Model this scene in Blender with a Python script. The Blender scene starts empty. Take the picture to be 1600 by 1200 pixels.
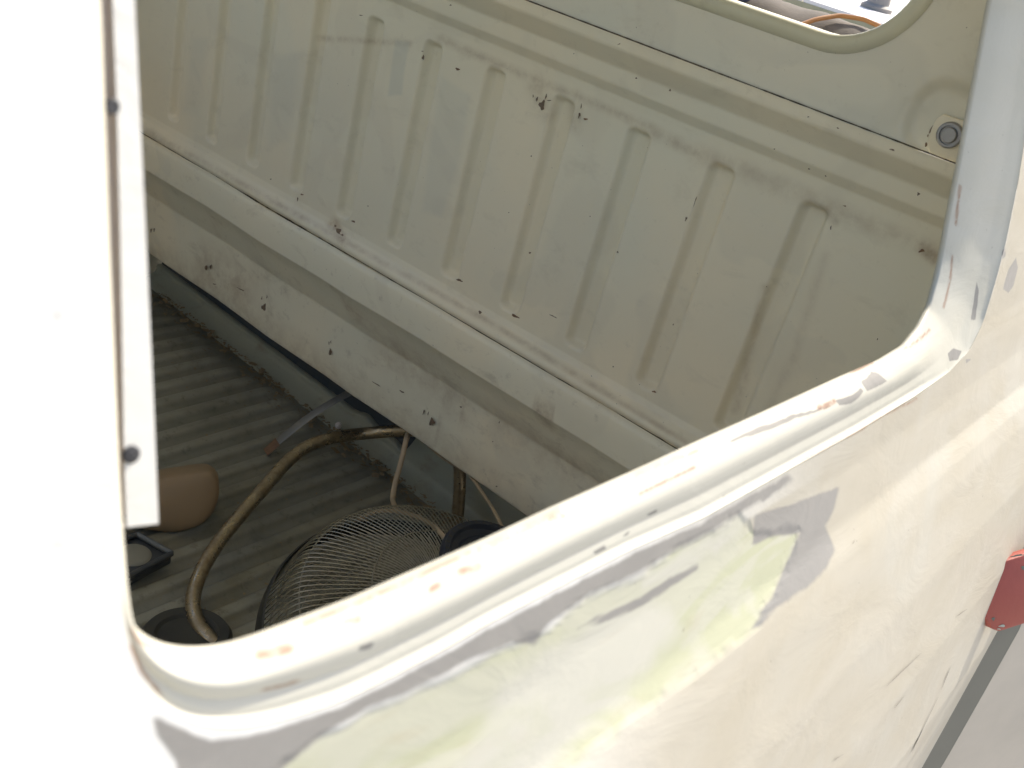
import bpy, bmesh, math, random
import numpy as np
from mathutils import Matrix, Vector
random.seed(7)
rng = np.random.default_rng(7)
scene = bpy.context.scene
PI = math.pi

# ------------------------------------------------------------------ camera, sky, sun, exposure
# calibration from the vanishing points; van frame: X = into the cabin, Y = rearwards, Z = up, eye at 0,0,0
F = 1580.0
R = np.array([[-0.7248934, 0.47394927, -0.49990163],
              [0.6457675, 0.21489694, -0.73266885],
              [0.23982054, 0.85392704, 0.46183841]])      # rows: van axes in camera coordinates
EYE = 1.45                                                # eye height over the ground
def W(X, Y, Z): return (-X, Y, Z + EYE)

cam_d = bpy.data.cameras.new('camera')
cam = bpy.data.objects.new('camera', cam_d)
scene.collection.objects.link(cam)
m = R.copy(); m[0] *= -1
M4 = Matrix([list(m[0]) + [0], list(m[1]) + [0], list(m[2]) + [EYE], [0, 0, 0, 1]])
cam.matrix_world = M4
cam_d.sensor_width = 36.0
cam_d.lens = F / 1600 * 36
cam_d.clip_start = 0.01
cam_d.clip_end = 500
cam_d.dof.use_dof = True
cam_d.dof.focus_distance = 1.25
cam_d.dof.aperture_fstop = 14.0
scene.camera = cam

SUN_TO = Vector((0.05, 0.74, 0.67)).normalized()         # towards the sun, world axes
world = bpy.data.worlds.new('World'); scene.world = world
world.use_nodes = True
nt = world.node_tree
bg = nt.nodes['Background']
sky = nt.nodes.new('ShaderNodeTexSky')
sky.sky_type = 'NISHITA'; sky.sun_disc = False
sky.sun_elevation = math.asin(SUN_TO.z)
sky.sun_rotation = math.atan2(SUN_TO.x, SUN_TO.y)
sky.dust_density = 3.0
nt.links.new(sky.outputs[0], bg.inputs[0])
bg.inputs[1].default_value = 0.15
sd = bpy.data.lights.new('sun', 'SUN'); so = bpy.data.objects.new('sun', sd)
scene.collection.objects.link(so)
sd.energy = 3.9; sd.angle = math.radians(0.6); sd.color = (1.0, 0.92, 0.79)
so.rotation_euler = SUN_TO.to_track_quat('Z', 'Y').to_euler()
scene.view_settings.view_transform = 'Standard'
scene.view_settings.look = 'None'
scene.view_settings.gamma = 1.0
scene.view_settings.use_curve_mapping = False
scene.view_settings.exposure = 1.0
scene.render.engine = 'CYCLES'
scene.cycles.max_bounces = 12
scene.cycles.diffuse_bounces = 8

# ------------------------------------------------------------------ helpers
def ray(px, py):
    return R @ np.array([px - 800.0, 600.0 - py, -F]) / F
def onY(p, y):
    r = ray(*p); return r * y / r[1]
def onZ(p, z):
    r = ray(*p); return r * z / r[2]
def project(P):
    c = P @ R
    return np.stack([800 + c[:, 0] / -c[:, 2] * F, 600 - c[:, 1] / -c[:, 2] * F], 1)

def smooth(e0, e1, x):
    t = np.clip((x - e0) / (e1 - e0), 0, 1)
    return t * t * (3 - 2 * t)

def mesh_obj(name, verts, faces, mat=None, parent=None, shade=True, van=True, auto=None):
    verts = np.asarray(verts, float)
    if van:
        verts = np.stack([-verts[:, 0], verts[:, 1], verts[:, 2] + EYE], 1)
    me = bpy.data.meshes.new(name)
    me.from_pydata(verts.tolist(), [], [tuple(int(i) for i in f) for f in faces])
    if shade:
        me.polygons.foreach_set('use_smooth', [True] * len(me.polygons))
    me.update()
    if auto is not None:
        try: me.set_sharp_from_angle(angle=math.radians(auto))
        except Exception: pass
    ob = bpy.data.objects.new(name, me)
    scene.collection.objects.link(ob)
    if mat: me.materials.append(mat)
    if parent is not None:
        ob.parent = parent
        ob.matrix_parent_inverse = parent_world(parent).inverted()
    return ob
def parent_world(o):
    mtx = Matrix.Translation(o.location)
    if o.parent is not None:
        return parent_world(o.parent) @ o.matrix_parent_inverse @ mtx
    return mtx

def empty(name, X, Y, Z):
    o = bpy.data.objects.new(name, None)
    scene.collection.objects.link(o)
    o.location = W(X, Y, Z); o.empty_display_size = 0.05
    return o
def tag(o, label=None, cat=None, group=None, kind=None):
    if label: o['label'] = label
    if cat: o['category'] = cat
    if group: o['group'] = group
    if kind: o['kind'] = kind
    return o

def grid_faces(nu, nv, closed=False):
    a = np.arange(nu * nv).reshape(nu, nv)
    if closed:
        a = np.concatenate([a, a[:1]], 0)
    f = np.stack([a[:-1, :-1], a[1:, :-1], a[1:, 1:], a[:-1, 1:]], -1).reshape(-1, 4)
    return f

def resample(pts, n, closed=False):
    pts = np.asarray(pts, float)
    if closed: pts = np.vstack([pts, pts[:1]])
    s = np.r_[0, np.cumsum(np.linalg.norm(np.diff(pts, axis=0), axis=1))]
    t = np.linspace(0, s[-1], n, endpoint=not closed)
    return np.stack([np.interp(t, s, pts[:, k]) for k in range(pts.shape[1])], 1)
def soften(pts, n=3, closed=False):
    p = np.array(pts, float)
    for _ in range(n):
        if closed:
            p = (np.roll(p, 1, 0) + 2 * p + np.roll(p, -1, 0)) / 4
        else:
            q = p.copy(); q[1:-1] = (p[:-2] + 2 * p[1:-1] + p[2:]) / 4; p = q
    return p

def tube(name, pts, r, mat, parent=None, seg=12, cap=True, flat=1.0, n=None, up=(0, 0, 1), van=True, soft=4):
    p = resample(pts, n or max(8, len(pts) * 8)); p = soften(p, soft)
    t = np.gradient(p, axis=0); t /= np.linalg.norm(t, axis=1)[:, None]
    V = []
    rr = np.broadcast_to(np.asarray(r, float), (len(p),)) if np.ndim(r) == 0 else np.interp(np.linspace(0, 1, len(p)), np.linspace(0, 1, len(r)), r)
    u = np.cross(t[0], up); u /= np.linalg.norm(u)
    for i in range(len(p)):
        u = u - t[i] * (u @ t[i]); u /= np.linalg.norm(u); v = np.cross(t[i], u)
        for k in range(seg):
            a = 2 * PI * k / seg
            V.append(p[i] + rr[i] * (math.cos(a) * u + flat * math.sin(a) * v))
    Fs = []
    for i in range(len(p) - 1):
        for k in range(seg):
            a = i * seg + k; b = i * seg + (k + 1) % seg
            Fs.append((a, b, b + seg, a + seg))
    if cap:
        Fs.append(tuple(range(seg - 1, -1, -1))); Fs.append(tuple(range((len(p) - 1) * seg, len(p) * seg)))
    return mesh_obj(name, V, Fs, mat, parent, van=van, auto=50)

def box(name, a, b, mat, parent=None, bevel=0.0):
    bm = bmesh.new()
    bmesh.ops.create_cube(bm, size=1)
    for v in bm.verts:
        v.co = Vector([a[k] + (v.co[k] + .5) * (b[k] - a[k]) for k in range(3)])
    if bevel:
        bmesh.ops.bevel(bm, geom=bm.edges[:], offset=bevel, segments=2, profile=.5, affect='EDGES')
    V = [tuple(v.co) for v in bm.verts]; bm.verts.index_update()
    Fs = [[v.index for v in f.verts] for f in bm.faces]; bm.free()
    return mesh_obj(name, V, Fs, mat, parent, auto=40)

def lathe_pts(C, n, prof, seg=64):
    """rings (r,h) round axis n at C"""
    n = np.asarray(n, float); n /= np.linalg.norm(n)
    u = np.cross(n, [0, 1, 0.] if abs(n[1]) < .95 else [1., 0, 0]); u /= np.linalg.norm(u); v = np.cross(n, u)
    a = np.arange(seg) * 2 * PI / seg
    V = []
    for r, h in prof:
        V.append(C + n * h + r * (np.cos(a)[:, None] * u + np.sin(a)[:, None] * v))
    return np.concatenate(V)
def lathe(name, C, n, prof, mat, parent=None, seg=64, auto=35):
    V = lathe_pts(np.asarray(C, float), n, prof, seg)
    Fs = []
    for i in range(len(prof) - 1):
        for k in range(seg):
            a = i * seg + k; b = i * seg + (k + 1) % seg
            Fs.append((a, b, b + seg, a + seg))
    return mesh_obj(name, V, Fs, mat, parent, auto=auto)

def prism(name, poly, nrm, thick, mat, parent=None, bevel=0.0):
    """solid from a planar polygon (3D, van frame) extruded along nrm"""
    bm = bmesh.new()
    vs = [bm.verts.new(p) for p in poly]
    f = bm.faces.new(vs)
    r = bmesh.ops.extrude_face_region(bm, geom=[f])
    nv = [g for g in r['geom'] if isinstance(g, bmesh.types.BMVert)]
    for v in nv: v.co += Vector(nrm) * thick
    bmesh.ops.recalc_face_normals(bm, faces=bm.faces[:])
    if bevel:
        bmesh.ops.bevel(bm, geom=bm.edges[:], offset=bevel, segments=2, profile=.5, affect='EDGES')
    bm.verts.index_update()
    V = [tuple(v.co) for v in bm.verts]; Fs = [[v.index for v in f.verts] for f in bm.faces]; bm.free()
    return mesh_obj(name, V, Fs, mat, parent, auto=40)

# ------------------------------------------------------------------ materials
def new_mat(name):
    mt = bpy.data.materials.new(name); mt.use_nodes = True
    return mt, mt.node_tree, mt.node_tree.nodes['Principled BSDF']
def noise(nt, co, scale, detail=4, rough=.55, dist=0.0):
    n = nt.nodes.new('ShaderNodeTexNoise'); n.inputs['Scale'].default_value = scale
    n.inputs['Detail'].default_value = detail; n.inputs['Roughness'].default_value = rough
    n.inputs['Distortion'].default_value = dist
    nt.links.new(co, n.inputs['Vector']); return n.outputs['Fac']
def ramp(nt, fac, stops):
    r = nt.nodes.new('ShaderNodeValToRGB'); nt.links.new(fac, r.inputs[0])
    e = r.color_ramp.elements
    while len(e) < len(stops): e.new(.5)
    for k, (p, c) in enumerate(stops):
        e[k].position = p; e[k].color = (c, c, c, 1) if np.isscalar(c) else (*c, 1)
    return r.outputs[0]
def mix(nt, fac, a, b, mode='MIX'):
    n = nt.nodes.new('ShaderNodeMix'); n.data_type = 'RGBA'; n.blend_type = mode
    for sock, v in ((n.inputs[0], fac), (n.inputs[6], a), (n.inputs[7], b)):
        if isinstance(v, (int, float)): sock.default_value = v
        elif isinstance(v, tuple): sock.default_value = (*v, 1)
        else: nt.links.new(v, sock)
    return n.outputs[2]
def attr(nt, name):
    a = nt.nodes.new('ShaderNodeAttribute'); a.attribute_name = name; return a.outputs['Fac']
def math_n(nt, op, a, b=0.0):
    n = nt.nodes.new('ShaderNodeMath'); n.operation = op
    for k, v in enumerate((a, b)):
        if isinstance(v, (int, float)): n.inputs[k].default_value = v
        else: nt.links.new(v, n.inputs[k])
    return n.outputs[0]
def bump(nt, b, h, strength, dist=.001):
    n = nt.nodes.new('ShaderNodeBump'); n.inputs['Strength'].default_value = strength
    n.inputs['Distance'].default_value = dist
    nt.links.new(h, n.inputs['Height']); nt.links.new(n.outputs[0], b.inputs['Normal'])
def coords(nt, sc=(1, 1, 1)):
    t = nt.nodes.new('ShaderNodeTexCoord'); mp = nt.nodes.new('ShaderNodeMapping')
    mp.inputs['Scale'].default_value = sc
    nt.links.new(t.outputs['Object'], mp.inputs[0]); return mp.outputs[0]

def mat_simple(name, col, rough=.5, metal=0.0, var=.15, scale=20, bmp=.0, spec=.5):
    mt, nt, b = new_mat(name); co = coords(nt)
    n = noise(nt, co, scale, 5)
    c = mix(nt, n, tuple(x * (1 - var) for x in col), tuple(min(1, x * (1 + var)) for x in col))
    nt.links.new(c, b.inputs['Base Color'])
    b.inputs['Roughness'].default_value = rough; b.inputs['Metallic'].default_value = metal
    b.inputs['Specular IOR Level'].default_value = spec
    if bmp: bump(nt, b, noise(nt, co, scale * 6, 3), bmp)
    return mt

def mat_cabin(name, base=(.81, .725, .55), dirt=.22):
    """old off-white cabin paint: greenish and beige patches, grime, fine specks"""
    mt, nt, b = new_mat(name); co = coords(nt)
    big = noise(nt, co, 3.2, 3, .5, .6)
    c = mix(nt, ramp(nt, big, [(.36, 0.), (.64, 1.)]), base, (base[0] * .90, base[1] * .96, base[2] * 1.02))
    # faint overspray patches with an edge
    pt = noise(nt, co, 6.5, 2, .45, 1.2)
    c = mix(nt, ramp(nt, pt, [(.55, 0.), (.60, .30)]), c, (base[0] * .80, base[1] * .83, base[2] * .88))
    # rubbed dirt
    co2 = coords(nt, (1, 1, 1.8))
    g = noise(nt, co2, 14, 8, .68, .4)
    c = mix(nt, ramp(nt, g, [(.56, 0.), (.80, dirt)]), c, (.23, .185, .12))
    # dirt fine
    h = noise(nt, co, 55, 6, .7)
    c = mix(nt, ramp(nt, h, [(.60, 0.), (.78, dirt * .8)]), c, (.20, .17, .12))
    # pin specks
    s = noise(nt, co, 260, 2, .5)
    c = mix(nt, ramp(nt, s, [(.765, 0.), (.80, .8)]), c, (.05, .04, .03))
    gm = math_n(nt, 'MULTIPLY', attr(nt, 'grime'), ramp(nt, noise(nt, co, 38, 6, .7), [(.36, .15), (.62, 1.)]))
    c = mix(nt, gm, c, (.33, .24, .155))
    c = mix(nt, math_n(nt, 'MULTIPLY', attr(nt, 'spray'), .4), c, (.50, .52, .47))
    nt.links.new(c, b.inputs['Base Color'])
    nt.links.new(ramp(nt, g, [(.4, .34), (.7, .52)]), b.inputs['Roughness'])
    bump(nt, b, noise(nt, co, 7, 2, .5), .15, .004)
    return mt

def mat_body(name, base=(.64, .635, .605), beige=(.35, .315, .24), spec=.5):
    """patched outer skin; masks grey (primer), putty, rust, pale (beige primer plus painted light falloff to the rear) live on the mesh"""
    mt, nt, b = new_mat(name); co = coords(nt)
    n1 = noise(nt, co, 7, 4, .55, .8)
    bz = math_n(nt, 'MULTIPLY', attr(nt, 'pale'), 1.0)
    n2 = noise(nt, coords(nt, (1, .45, 1.3)), 11, 4, .5, 1.5)
    be = mix(nt, ramp(nt, n2, [(.40, 0.), (.62, 1.)]), beige, (beige[0] * 1.06, beige[1] * 1.08, beige[2] * 1.13))
    be = mix(nt, ramp(nt, n1, [(.50, 0.), (.68, .6)]), be, (.385, .37, .315))
    c = mix(nt, bz, base, be)
    # putty, with cream and ochre streaks
    n3 = noise(nt, coords(nt, (1, .6, 1.6)), 13, 3, .5, 2.2)
    pu = mix(nt, ramp(nt, n3, [(.44, 0.), (.56, 1.)]), (.385, .39, .268), (.42, .415, .325))
    pu = mix(nt, ramp(nt, noise(nt, coords(nt, (1, .8, 2)), 17, 3, .5, 1.5), [(.60, 0.), (.72, .45)]), pu, (.38, .34, .235))
    c = mix(nt, attr(nt, 'putty'), c, pu)
    c = mix(nt, attr(nt, 'cream'), c, (.47, .455, .41))
    gr = mix(nt, noise(nt, co, 40, 4), (.20, .192, .178), (.25, .24, .222))
    # ragged edge on the primer
    e = noise(nt, co, 60, 5, .65)
    gm = math_n(nt, 'ADD', attr(nt, 'grey'), math_n(nt, 'MULTIPLY', math_n(nt, 'SUBTRACT', e, .5), .5))
    c = mix(nt, ramp(nt, gm, [(.28, 0.), (.66, 1.)]), c, gr)
    rm = math_n(nt, 'MULTIPLY', math_n(nt, 'MULTIPLY', attr(nt, 'rust'), .72), ramp(nt, noise(nt, co, 130, 5, .7), [(.30, 0.), (.50, 1.)]))
    c = mix(nt, rm, c, (.20, .075, .028))
    # fine scratches / specks
    sp = noise(nt, co, 190, 2, .5)
    c = mix(nt, ramp(nt, sp, [(.745, 0.), (.79, .55)]), c, (.15, .13, .11))
    nt.links.new(c, b.inputs['Base Color'])
    b.inputs['Specular IOR Level'].default_value = spec
    ro = mix(nt, attr(nt, 'putty'), (.48,) * 3, (.7,) * 3)
    nt.links.new(ro, b.inputs['Roughness'])
    bump(nt, b, math_n(nt, 'ADD', noise(nt, coords(nt, (1, .5, 1.2)), 22, 5, .6, 1), attr(nt, 'putty')), .35, .003)
    return mt

M_cabin = mat_cabin('cabin_paint')
M_ledge = mat_cabin('ledge_paint', (.83, .755, .58), .5)
M_body = mat_body('patched_body_paint')
M_far = mat_simple('grey_body_paint', (.40, .36, .30), .5, var=.25, scale=9)
M_jamb = mat_simple('jamb_green_grey', (.085, .09, .075), .5, var=.2, scale=15)
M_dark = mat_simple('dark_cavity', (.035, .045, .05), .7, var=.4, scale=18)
M_chip = mat_simple('chip_brown', (.16, .115, .08), .7, var=.5, scale=120)
M_rust = mat_simple('chip_rust', (.18, .105, .06), .8, var=.4, scale=90)
M_seam = mat_simple('seam_dark', (.06, .048, .035), .8, var=.4, scale=90)
M_steel = mat_simple('bolt_steel', (.30, .30, .31), .4, .8, .25, 80)
M_hinge = mat_simple('red_oxide', (.30, .055, .035), .55, var=.18, scale=25, bmp=.2)
M_green = mat_simple('old_green', (.10, .12, .09), .7, var=.3, scale=50)
M_cream = mat_cabin('sill_cream', (.37, .365, .28), .9)
M_red = mat_simple('dark_red_paint', (.12, .035, .03), .6, var=.3, scale=30)

def mat_floor():
    mt, nt, b = new_mat('ribbed_floor_mat'); co = coords(nt)
    a = noise(nt, co, 5, 6, .65, .5); h = noise(nt, co, 60, 6, .7)
    c = mix(nt, ramp(nt, a, [(.35, 0.), (.65, 1.)]), (.22, .215, .165), (.37, .36, .285))
    c = mix(nt, ramp(nt, h, [(.55, 0.), (.72, .6)]), c, (.09, .08, .055))
    # dust scuffed along the ribs
    d = noise(nt, coords(nt, (6, .8, 1)), 6, 5, .6)
    c = mix(nt, ramp(nt, d, [(.52, 0.), (.7, .5)]), c, (.30, .29, .23))
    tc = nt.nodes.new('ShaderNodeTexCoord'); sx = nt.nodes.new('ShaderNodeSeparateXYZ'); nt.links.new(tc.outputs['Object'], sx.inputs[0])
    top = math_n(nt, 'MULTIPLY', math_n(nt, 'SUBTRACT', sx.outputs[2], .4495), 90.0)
    # rib shading put into the colour: lighter worn tops, darker dirty grooves
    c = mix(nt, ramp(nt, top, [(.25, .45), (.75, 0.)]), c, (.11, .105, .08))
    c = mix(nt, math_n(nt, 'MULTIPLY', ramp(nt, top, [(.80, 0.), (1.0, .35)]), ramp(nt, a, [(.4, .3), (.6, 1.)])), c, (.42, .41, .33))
    nt.links.new(c, b.inputs['Base Color']); b.inputs['Roughness'].default_value = .62
    bump(nt, b, h, .3, .002); return mt
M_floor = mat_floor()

def mat_brass():
    mt, nt, b = new_mat('tarnished_tube'); co = coords(nt)
    h = noise(nt, co, 45, 6, .7)
    c = mix(nt, ramp(nt, h, [(.38, 0.), (.66, 1.)]), (.40, .33, .22), (.27, .21, .13))
    nt.links.new(c, b.inputs['Base Color']); b.inputs['Metallic'].default_value = .8
    nt.links.new(ramp(nt, h, [(.4, .24), (.65, .62)]), b.inputs['Roughness']); return mt
M_brass = mat_brass()
M_wire = mat_simple('chromed_wire', (.46, .43, .35), .3, .9, .4, 60)
M_wire2 = mat_simple('dull_wire', (.36, .335, .27), .4, .7, .3, 60)
M_cord = mat_simple('beige_cord', (.42, .33, .22), .55, var=.2, scale=50)
M_tan = mat_simple('tan_plastic', (.29, .205, .12), .55, var=.07, scale=8)
M_navy = mat_simple('navy_plastic', (.022, .028, .045), .4, var=.2, scale=30)
M_blade = mat_simple('fan_pan_dark', (.05, .05, .042), .5, .3, .4, 25)
M_box = mat_simple('charcoal_plastic', (.06, .065, .07), .5, var=.3, scale=30)
M_pad = mat_simple('black_rubber', (.045, .045, .038), .6, var=.3, scale=30)
M_strap = mat_simple('strap_grey', (.20, .20, .19), .45, .3, .25, 30)
M_white = mat_simple('white_plastic', (.75, .70, .66), .4, var=.05)
M_hole = mat_simple('screw_hole', (.03, .03, .035), .6, var=.1)

# ------------------------------------------------------------------ setting
def mat_ground():
    mt, nt, b = new_mat('pale_concrete'); co = coords(nt)
    c = mix(nt, noise(nt, co, 1.5, 8, .6), (.42, .40, .36), (.54, .51, .46))
    nt.links.new(c, b.inputs['Base Color']); b.inputs['Roughness'].default_value = .85; return mt
g = mesh_obj('ground', [(-150, -150, -EYE), (150, -150, -EYE), (150, 150, -EYE), (-150, 150, -EYE)], [(0, 3, 2, 1)], mat_ground(), shade=False)
tag(g, kind='structure')

# ------------------------------------------------------------------ the pickup
van = empty('crew_cab_pickup', 1.0, .6, -EYE)
tag(van, 'old off-white crew cab pickup with patched door and glassless side window', 'pickup truck')

# body-side profile: X of the outer skin for a height z
PZ = [-1.0, -.92, -.815, -.71, -.604, -.50, -.42, -.365, -.35, -.335, -.30, -.27, -.25]
PX = [.030, .0295, .031, .035, .0395, .060, .086, .111, .1195, .131, .145, .1535, .160]
def S(z):
    z = np.asarray(z, float)
    return np.where(z > -.25, .16 + .25 * (z + .25), np.interp(z, PZ, PX))
TS = np.linspace(.01, 1.8, 8000)
def skin(px, py, off=0.0):
    r = ray(px, py)
    gg = TS * r[0] - S(TS * r[2]) - off
    i = np.where((gg[:-1] < 0) & (gg[1:] >= 0))[0]
    i = i[0] if len(i) else len(TS) - 2
    t = TS[i] + (TS[i + 1] - TS[i]) * (-gg[i]) / max(1e-9, gg[i + 1] - gg[i])
    return r * t

# --- inner lip (A) and outer channel edge (B), traced; their unseen tops close as rounded corners
A_px = [(158, 0), (165, 200), (172, 400), (179, 560), (185, 700), (190, 830), (192, 900), (194, 945), (201, 967), (213, 984), (232, 1001), (257, 1012),
        (306, 1019), (362, 1014), (411, 998), (475, 973), (560, 940), (640, 904), (769, 846), (870, 797), (1000, 738), (1100, 691), (1200, 646), (1312, 594), (1378, 565),
        (1414, 543), (1437, 500 + 14), (1453, 482), (1464, 441), (1473, 400), (1484, 340), (1500, 260), (1517, 170), (1534, 80), (1549, 0)]
A = np.array([skin(*p, .010 + .015 * float(smooth(1415, 1485, p[0]))) for p in A_px])
B_px = [(146, 0), (152, 200), (160, 400), (168, 560), (175, 700), (181, 830), (185, 900), (190, 956), (199, 1005), (216, 1050), (242, 1087), (272, 1117), (317, 1138), (375, 1140),
        (437, 1129), (531, 1099), (600, 1066), (700, 1014), (762, 977), (875, 918), (987, 860), (1100, 810), (1231, 736), (1340, 675), (1431, 619), (1485, 580),
        (1514, 548), (1536, 505), (1556, 440), (1572, 380), (1590, 290), (1606, 190), (1618, 100), (1628, 0)]
B = np.array([skin(*p) for p in B_px])
def close_top(L, ztop, rad, off):
    y0, z0 = L[0][1], L[0][2]; y1, z1 = L[-1][1], L[-1][2]
    pts = []
    pts.append((y1 - .004, (z1 + ztop) / 2))
    for a in np.linspace(0, PI / 2, 8): pts.append((y1 - .01 - rad + rad * math.cos(a), ztop - rad + rad * math.sin(a)))
    pts.append(((y0 + y1) / 2, ztop + .004))
    for a in np.linspace(PI / 2, PI, 8): pts.append((y0 + .006 + rad + rad * math.cos(a), ztop - rad + rad * math.sin(a)))
    pts.append((y0 + .003, (z0 + ztop) / 2))
    ext = np.array([(float(S(z)) + off, y, z) for y, z in pts])
    return np.vstack([L, ext])
NA = 1400
A = soften(resample(close_top(A, .085, .05, .018), NA, True), 14, True)
B = soften(resample(close_top(B, .125, .07, 0.0), NA, True), 14, True)
# match both loops by angle so rungs do not shear
def rephase(L, n=NA):
    c = np.array([.45, .0]); a = np.arctan2((L[:, 2] - c[1]) * 1.6, L[:, 1] - c[0])
    o = np.argsort(a); a = a[o]; P = L[o]
    ae = np.r_[a - 2 * PI, a, a + 2 * PI]; Pe = np.vstack([P, P, P])
    # angle sampling shared by both loops, dense where A is long
    return np.stack([np.interp(ANG, ae, Pe[:, k]) for k in range(3)], 1)
aa = np.unwrap(np.arctan2(A[:, 2] * 1.6, A[:, 1] - .45))
bb = np.unwrap(np.arctan2(B[:, 2] * 1.6, B[:, 1] - .45))
# shared angles = mean of both arc-length parametrisations
def ang_of(L):
    a = np.arctan2(L[:, 2] * 1.6, L[:, 1] - .45); return np.sort(a)
ANG = (ang_of(A) + ang_of(B)) / 2
A = soften(rephase(A), 6, True); B = soften(rephase(B), 6, True)

def loft(name, loops, mat, parent, van=True, auto=None, flip=False):
    L = np.stack(loops, 1)                      # (n, k, 3)
    n, k, _ = L.shape
    Fc = grid_faces(n, k, True)
    if flip: Fc = Fc[:, ::-1]
    return mesh_obj(name, L.reshape(-1, 3), Fc, mat, parent, auto=auto)

# polygon distance masks evaluated on the finished surface points
def poly_mask(P2, poly, soft):
    poly = np.array(poly, float); x, y = P2[:, 0], P2[:, 1]
    inside = np.zeros(len(x), bool); dmin = np.full(len(x), 1e9)
    for i in range(len(poly)):
        x1, y1 = poly[i]; x2, y2 = poly[(i + 1) % len(poly)]
        cond = ((y1 > y) != (y2 > y)) & (x < (x2 - x1) * (y - y1) / (y2 - y1 + 1e-12) + x1)
        inside ^= cond
        dx, dy = x2 - x1, y2 - y1; t = np.clip(((x - x1) * dx + (y - y1) * dy) / (dx * dx + dy * dy + 1e-9), 0, 1)
        dmin = np.minimum(dmin, np.hypot(x - x1 - t * dx, y - y1 - t * dy))
    sdist = np.where(inside, dmin, -dmin)
    return smooth(-soft, soft, sdist)
def line_mask(P2, pts, w, soft):
    x, y = P2[:, 0], P2[:, 1]; dmin = np.full(len(x), 1e9)
    for (x1, y1), (x2, y2) in zip(pts[:-1], pts[1:]):
        dx, dy = x2 - x1, y2 - y1; t = np.clip(((x - x1) * dx + (y - y1) * dy) / (dx * dx + dy * dy + 1e-9), 0, 1)
        dmin = np.minimum(dmin, np.hypot(x - x1 - t * dx, y - y1 - t * dy))
    return 1 - smooth(w - soft, w + soft, dmin)
def vnoise(P2, cell, seed):
    r = np.random.default_rng(seed); G = r.random((128, 128))
    u = P2 / cell; i = np.floor(u).astype(int); f = u - i; f = f * f * (3 - 2 * f)
    g = lambda a, b: G[a % 128, b % 128]
    return ((g(i[:, 0], i[:, 1]) * (1 - f[:, 0]) + g(i[:, 0] + 1, i[:, 1]) * f[:, 0]) * (1 - f[:, 1]) +
            (g(i[:, 0], i[:, 1] + 1) * (1 - f[:, 0]) + g(i[:, 0] + 1, i[:, 1] + 1) * f[:, 0]) * f[:, 1])
GREY = [
    ([(241, 1124), (250, 1124), (264, 1132), (330, 1158), (390, 1150), (437, 1137), (531, 1106), (620, 1061), (700, 1020), (762, 983), (875, 924), (987, 866), (1095, 817), (1231, 742), (1240, 750), (1100, 836), (1040, 868),
      (987, 900), (924, 926), (856, 975), (835, 1006), (800, 1002), (725, 1037), (640, 1080), (575, 1106), (500, 1150), (440, 1200), (400, 1240), (290, 1240), (275, 1190), (263, 1172), (246, 1148)], 9),
    ([(1180, 806), (1230, 790), (1311, 761), (1303, 795), (1289, 822), (1304, 859), (1290, 890), (1262, 915), (1217, 948), (1165, 997), (1185, 965), (1208, 930), (1225, 889), (1251, 832), (1210, 838), (1176, 853)], 5),
    ([(1000, 935), (1045, 905), (1092, 879), (1090, 889), (1050, 915), (1008, 945), (960, 965), (900, 985), (930, 965)], 4),
    ([(1186, 775), (1230, 745), (1232, 752), (1190, 785)], 4)]
PUTTY = [([(380, 1240), (440, 1185), (500, 1152), (620, 1096), (740, 1040), (812, 1006), (858, 980), (915, 928), (990, 903), (1040, 872), (1100, 835), (1150, 808), (1185, 830), (1250, 830), (1225, 890), (1205, 932), (1165, 997),
           (1085, 1055), (1000, 1112), (900, 1193), (850, 1240)], 7)]
CREAM = [([(700, 1240), (735, 1160), (780, 1085), (860, 1010), (960, 960), (1030, 945), (1060, 985), (990, 1080), (880, 1170), (820, 1240)], 16),
         ([(1000, 905), (1060, 872), (1150, 800), (1178, 806), (1130, 850), (1060, 900), (1005, 920)], 8),
         ([(640, 1078), (740, 1030), (815, 995), (822, 1000), (800, 1012), (700, 1055), (640, 1085)], 3)]
RUST_L = [([(475, 978), (560, 944), (640, 908), (770, 850), (875, 800)], 3.5, 3), ([(405, 1024), (430, 1020), (452, 1014)], 8, 3), ([(412, 1079), (440, 1072), (465, 1064)], 2.2, 2),
          ([(1000, 772), (1040, 752), (1085, 731)], 2.5, 2), ([(980, 752), (1060, 715), (1090, 703)], 3, 3), ([(672, 920), (684, 914)], 5, 3), ([(720, 893), (745, 885)], 6, 4),
          ([(860, 812), (880, 806)], 4, 3), ([(1280, 636), (1303, 628)], 4, 2), ([(540, 972), (560, 966)], 4, 3), ([(1405, 548), (1432, 534), (1452, 515)], 1.8, 1.5), ([(1362, 566), (1330, 582)], 1.8, 1.5),
          ([(1488, 400), (1484, 440), (1474, 480)], 1.5, 1.5), ([(1500, 290), (1493, 350)], 1.8, 1.5), ([(206, 985), (215, 1000), (240, 1014)], 3, 3), ([(205, 1010), (222, 1050), (252, 1085)], 3.0, 3),
          ([(1230, 731), (1320, 684), (1431, 622)], 1.5, 2)]
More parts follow.
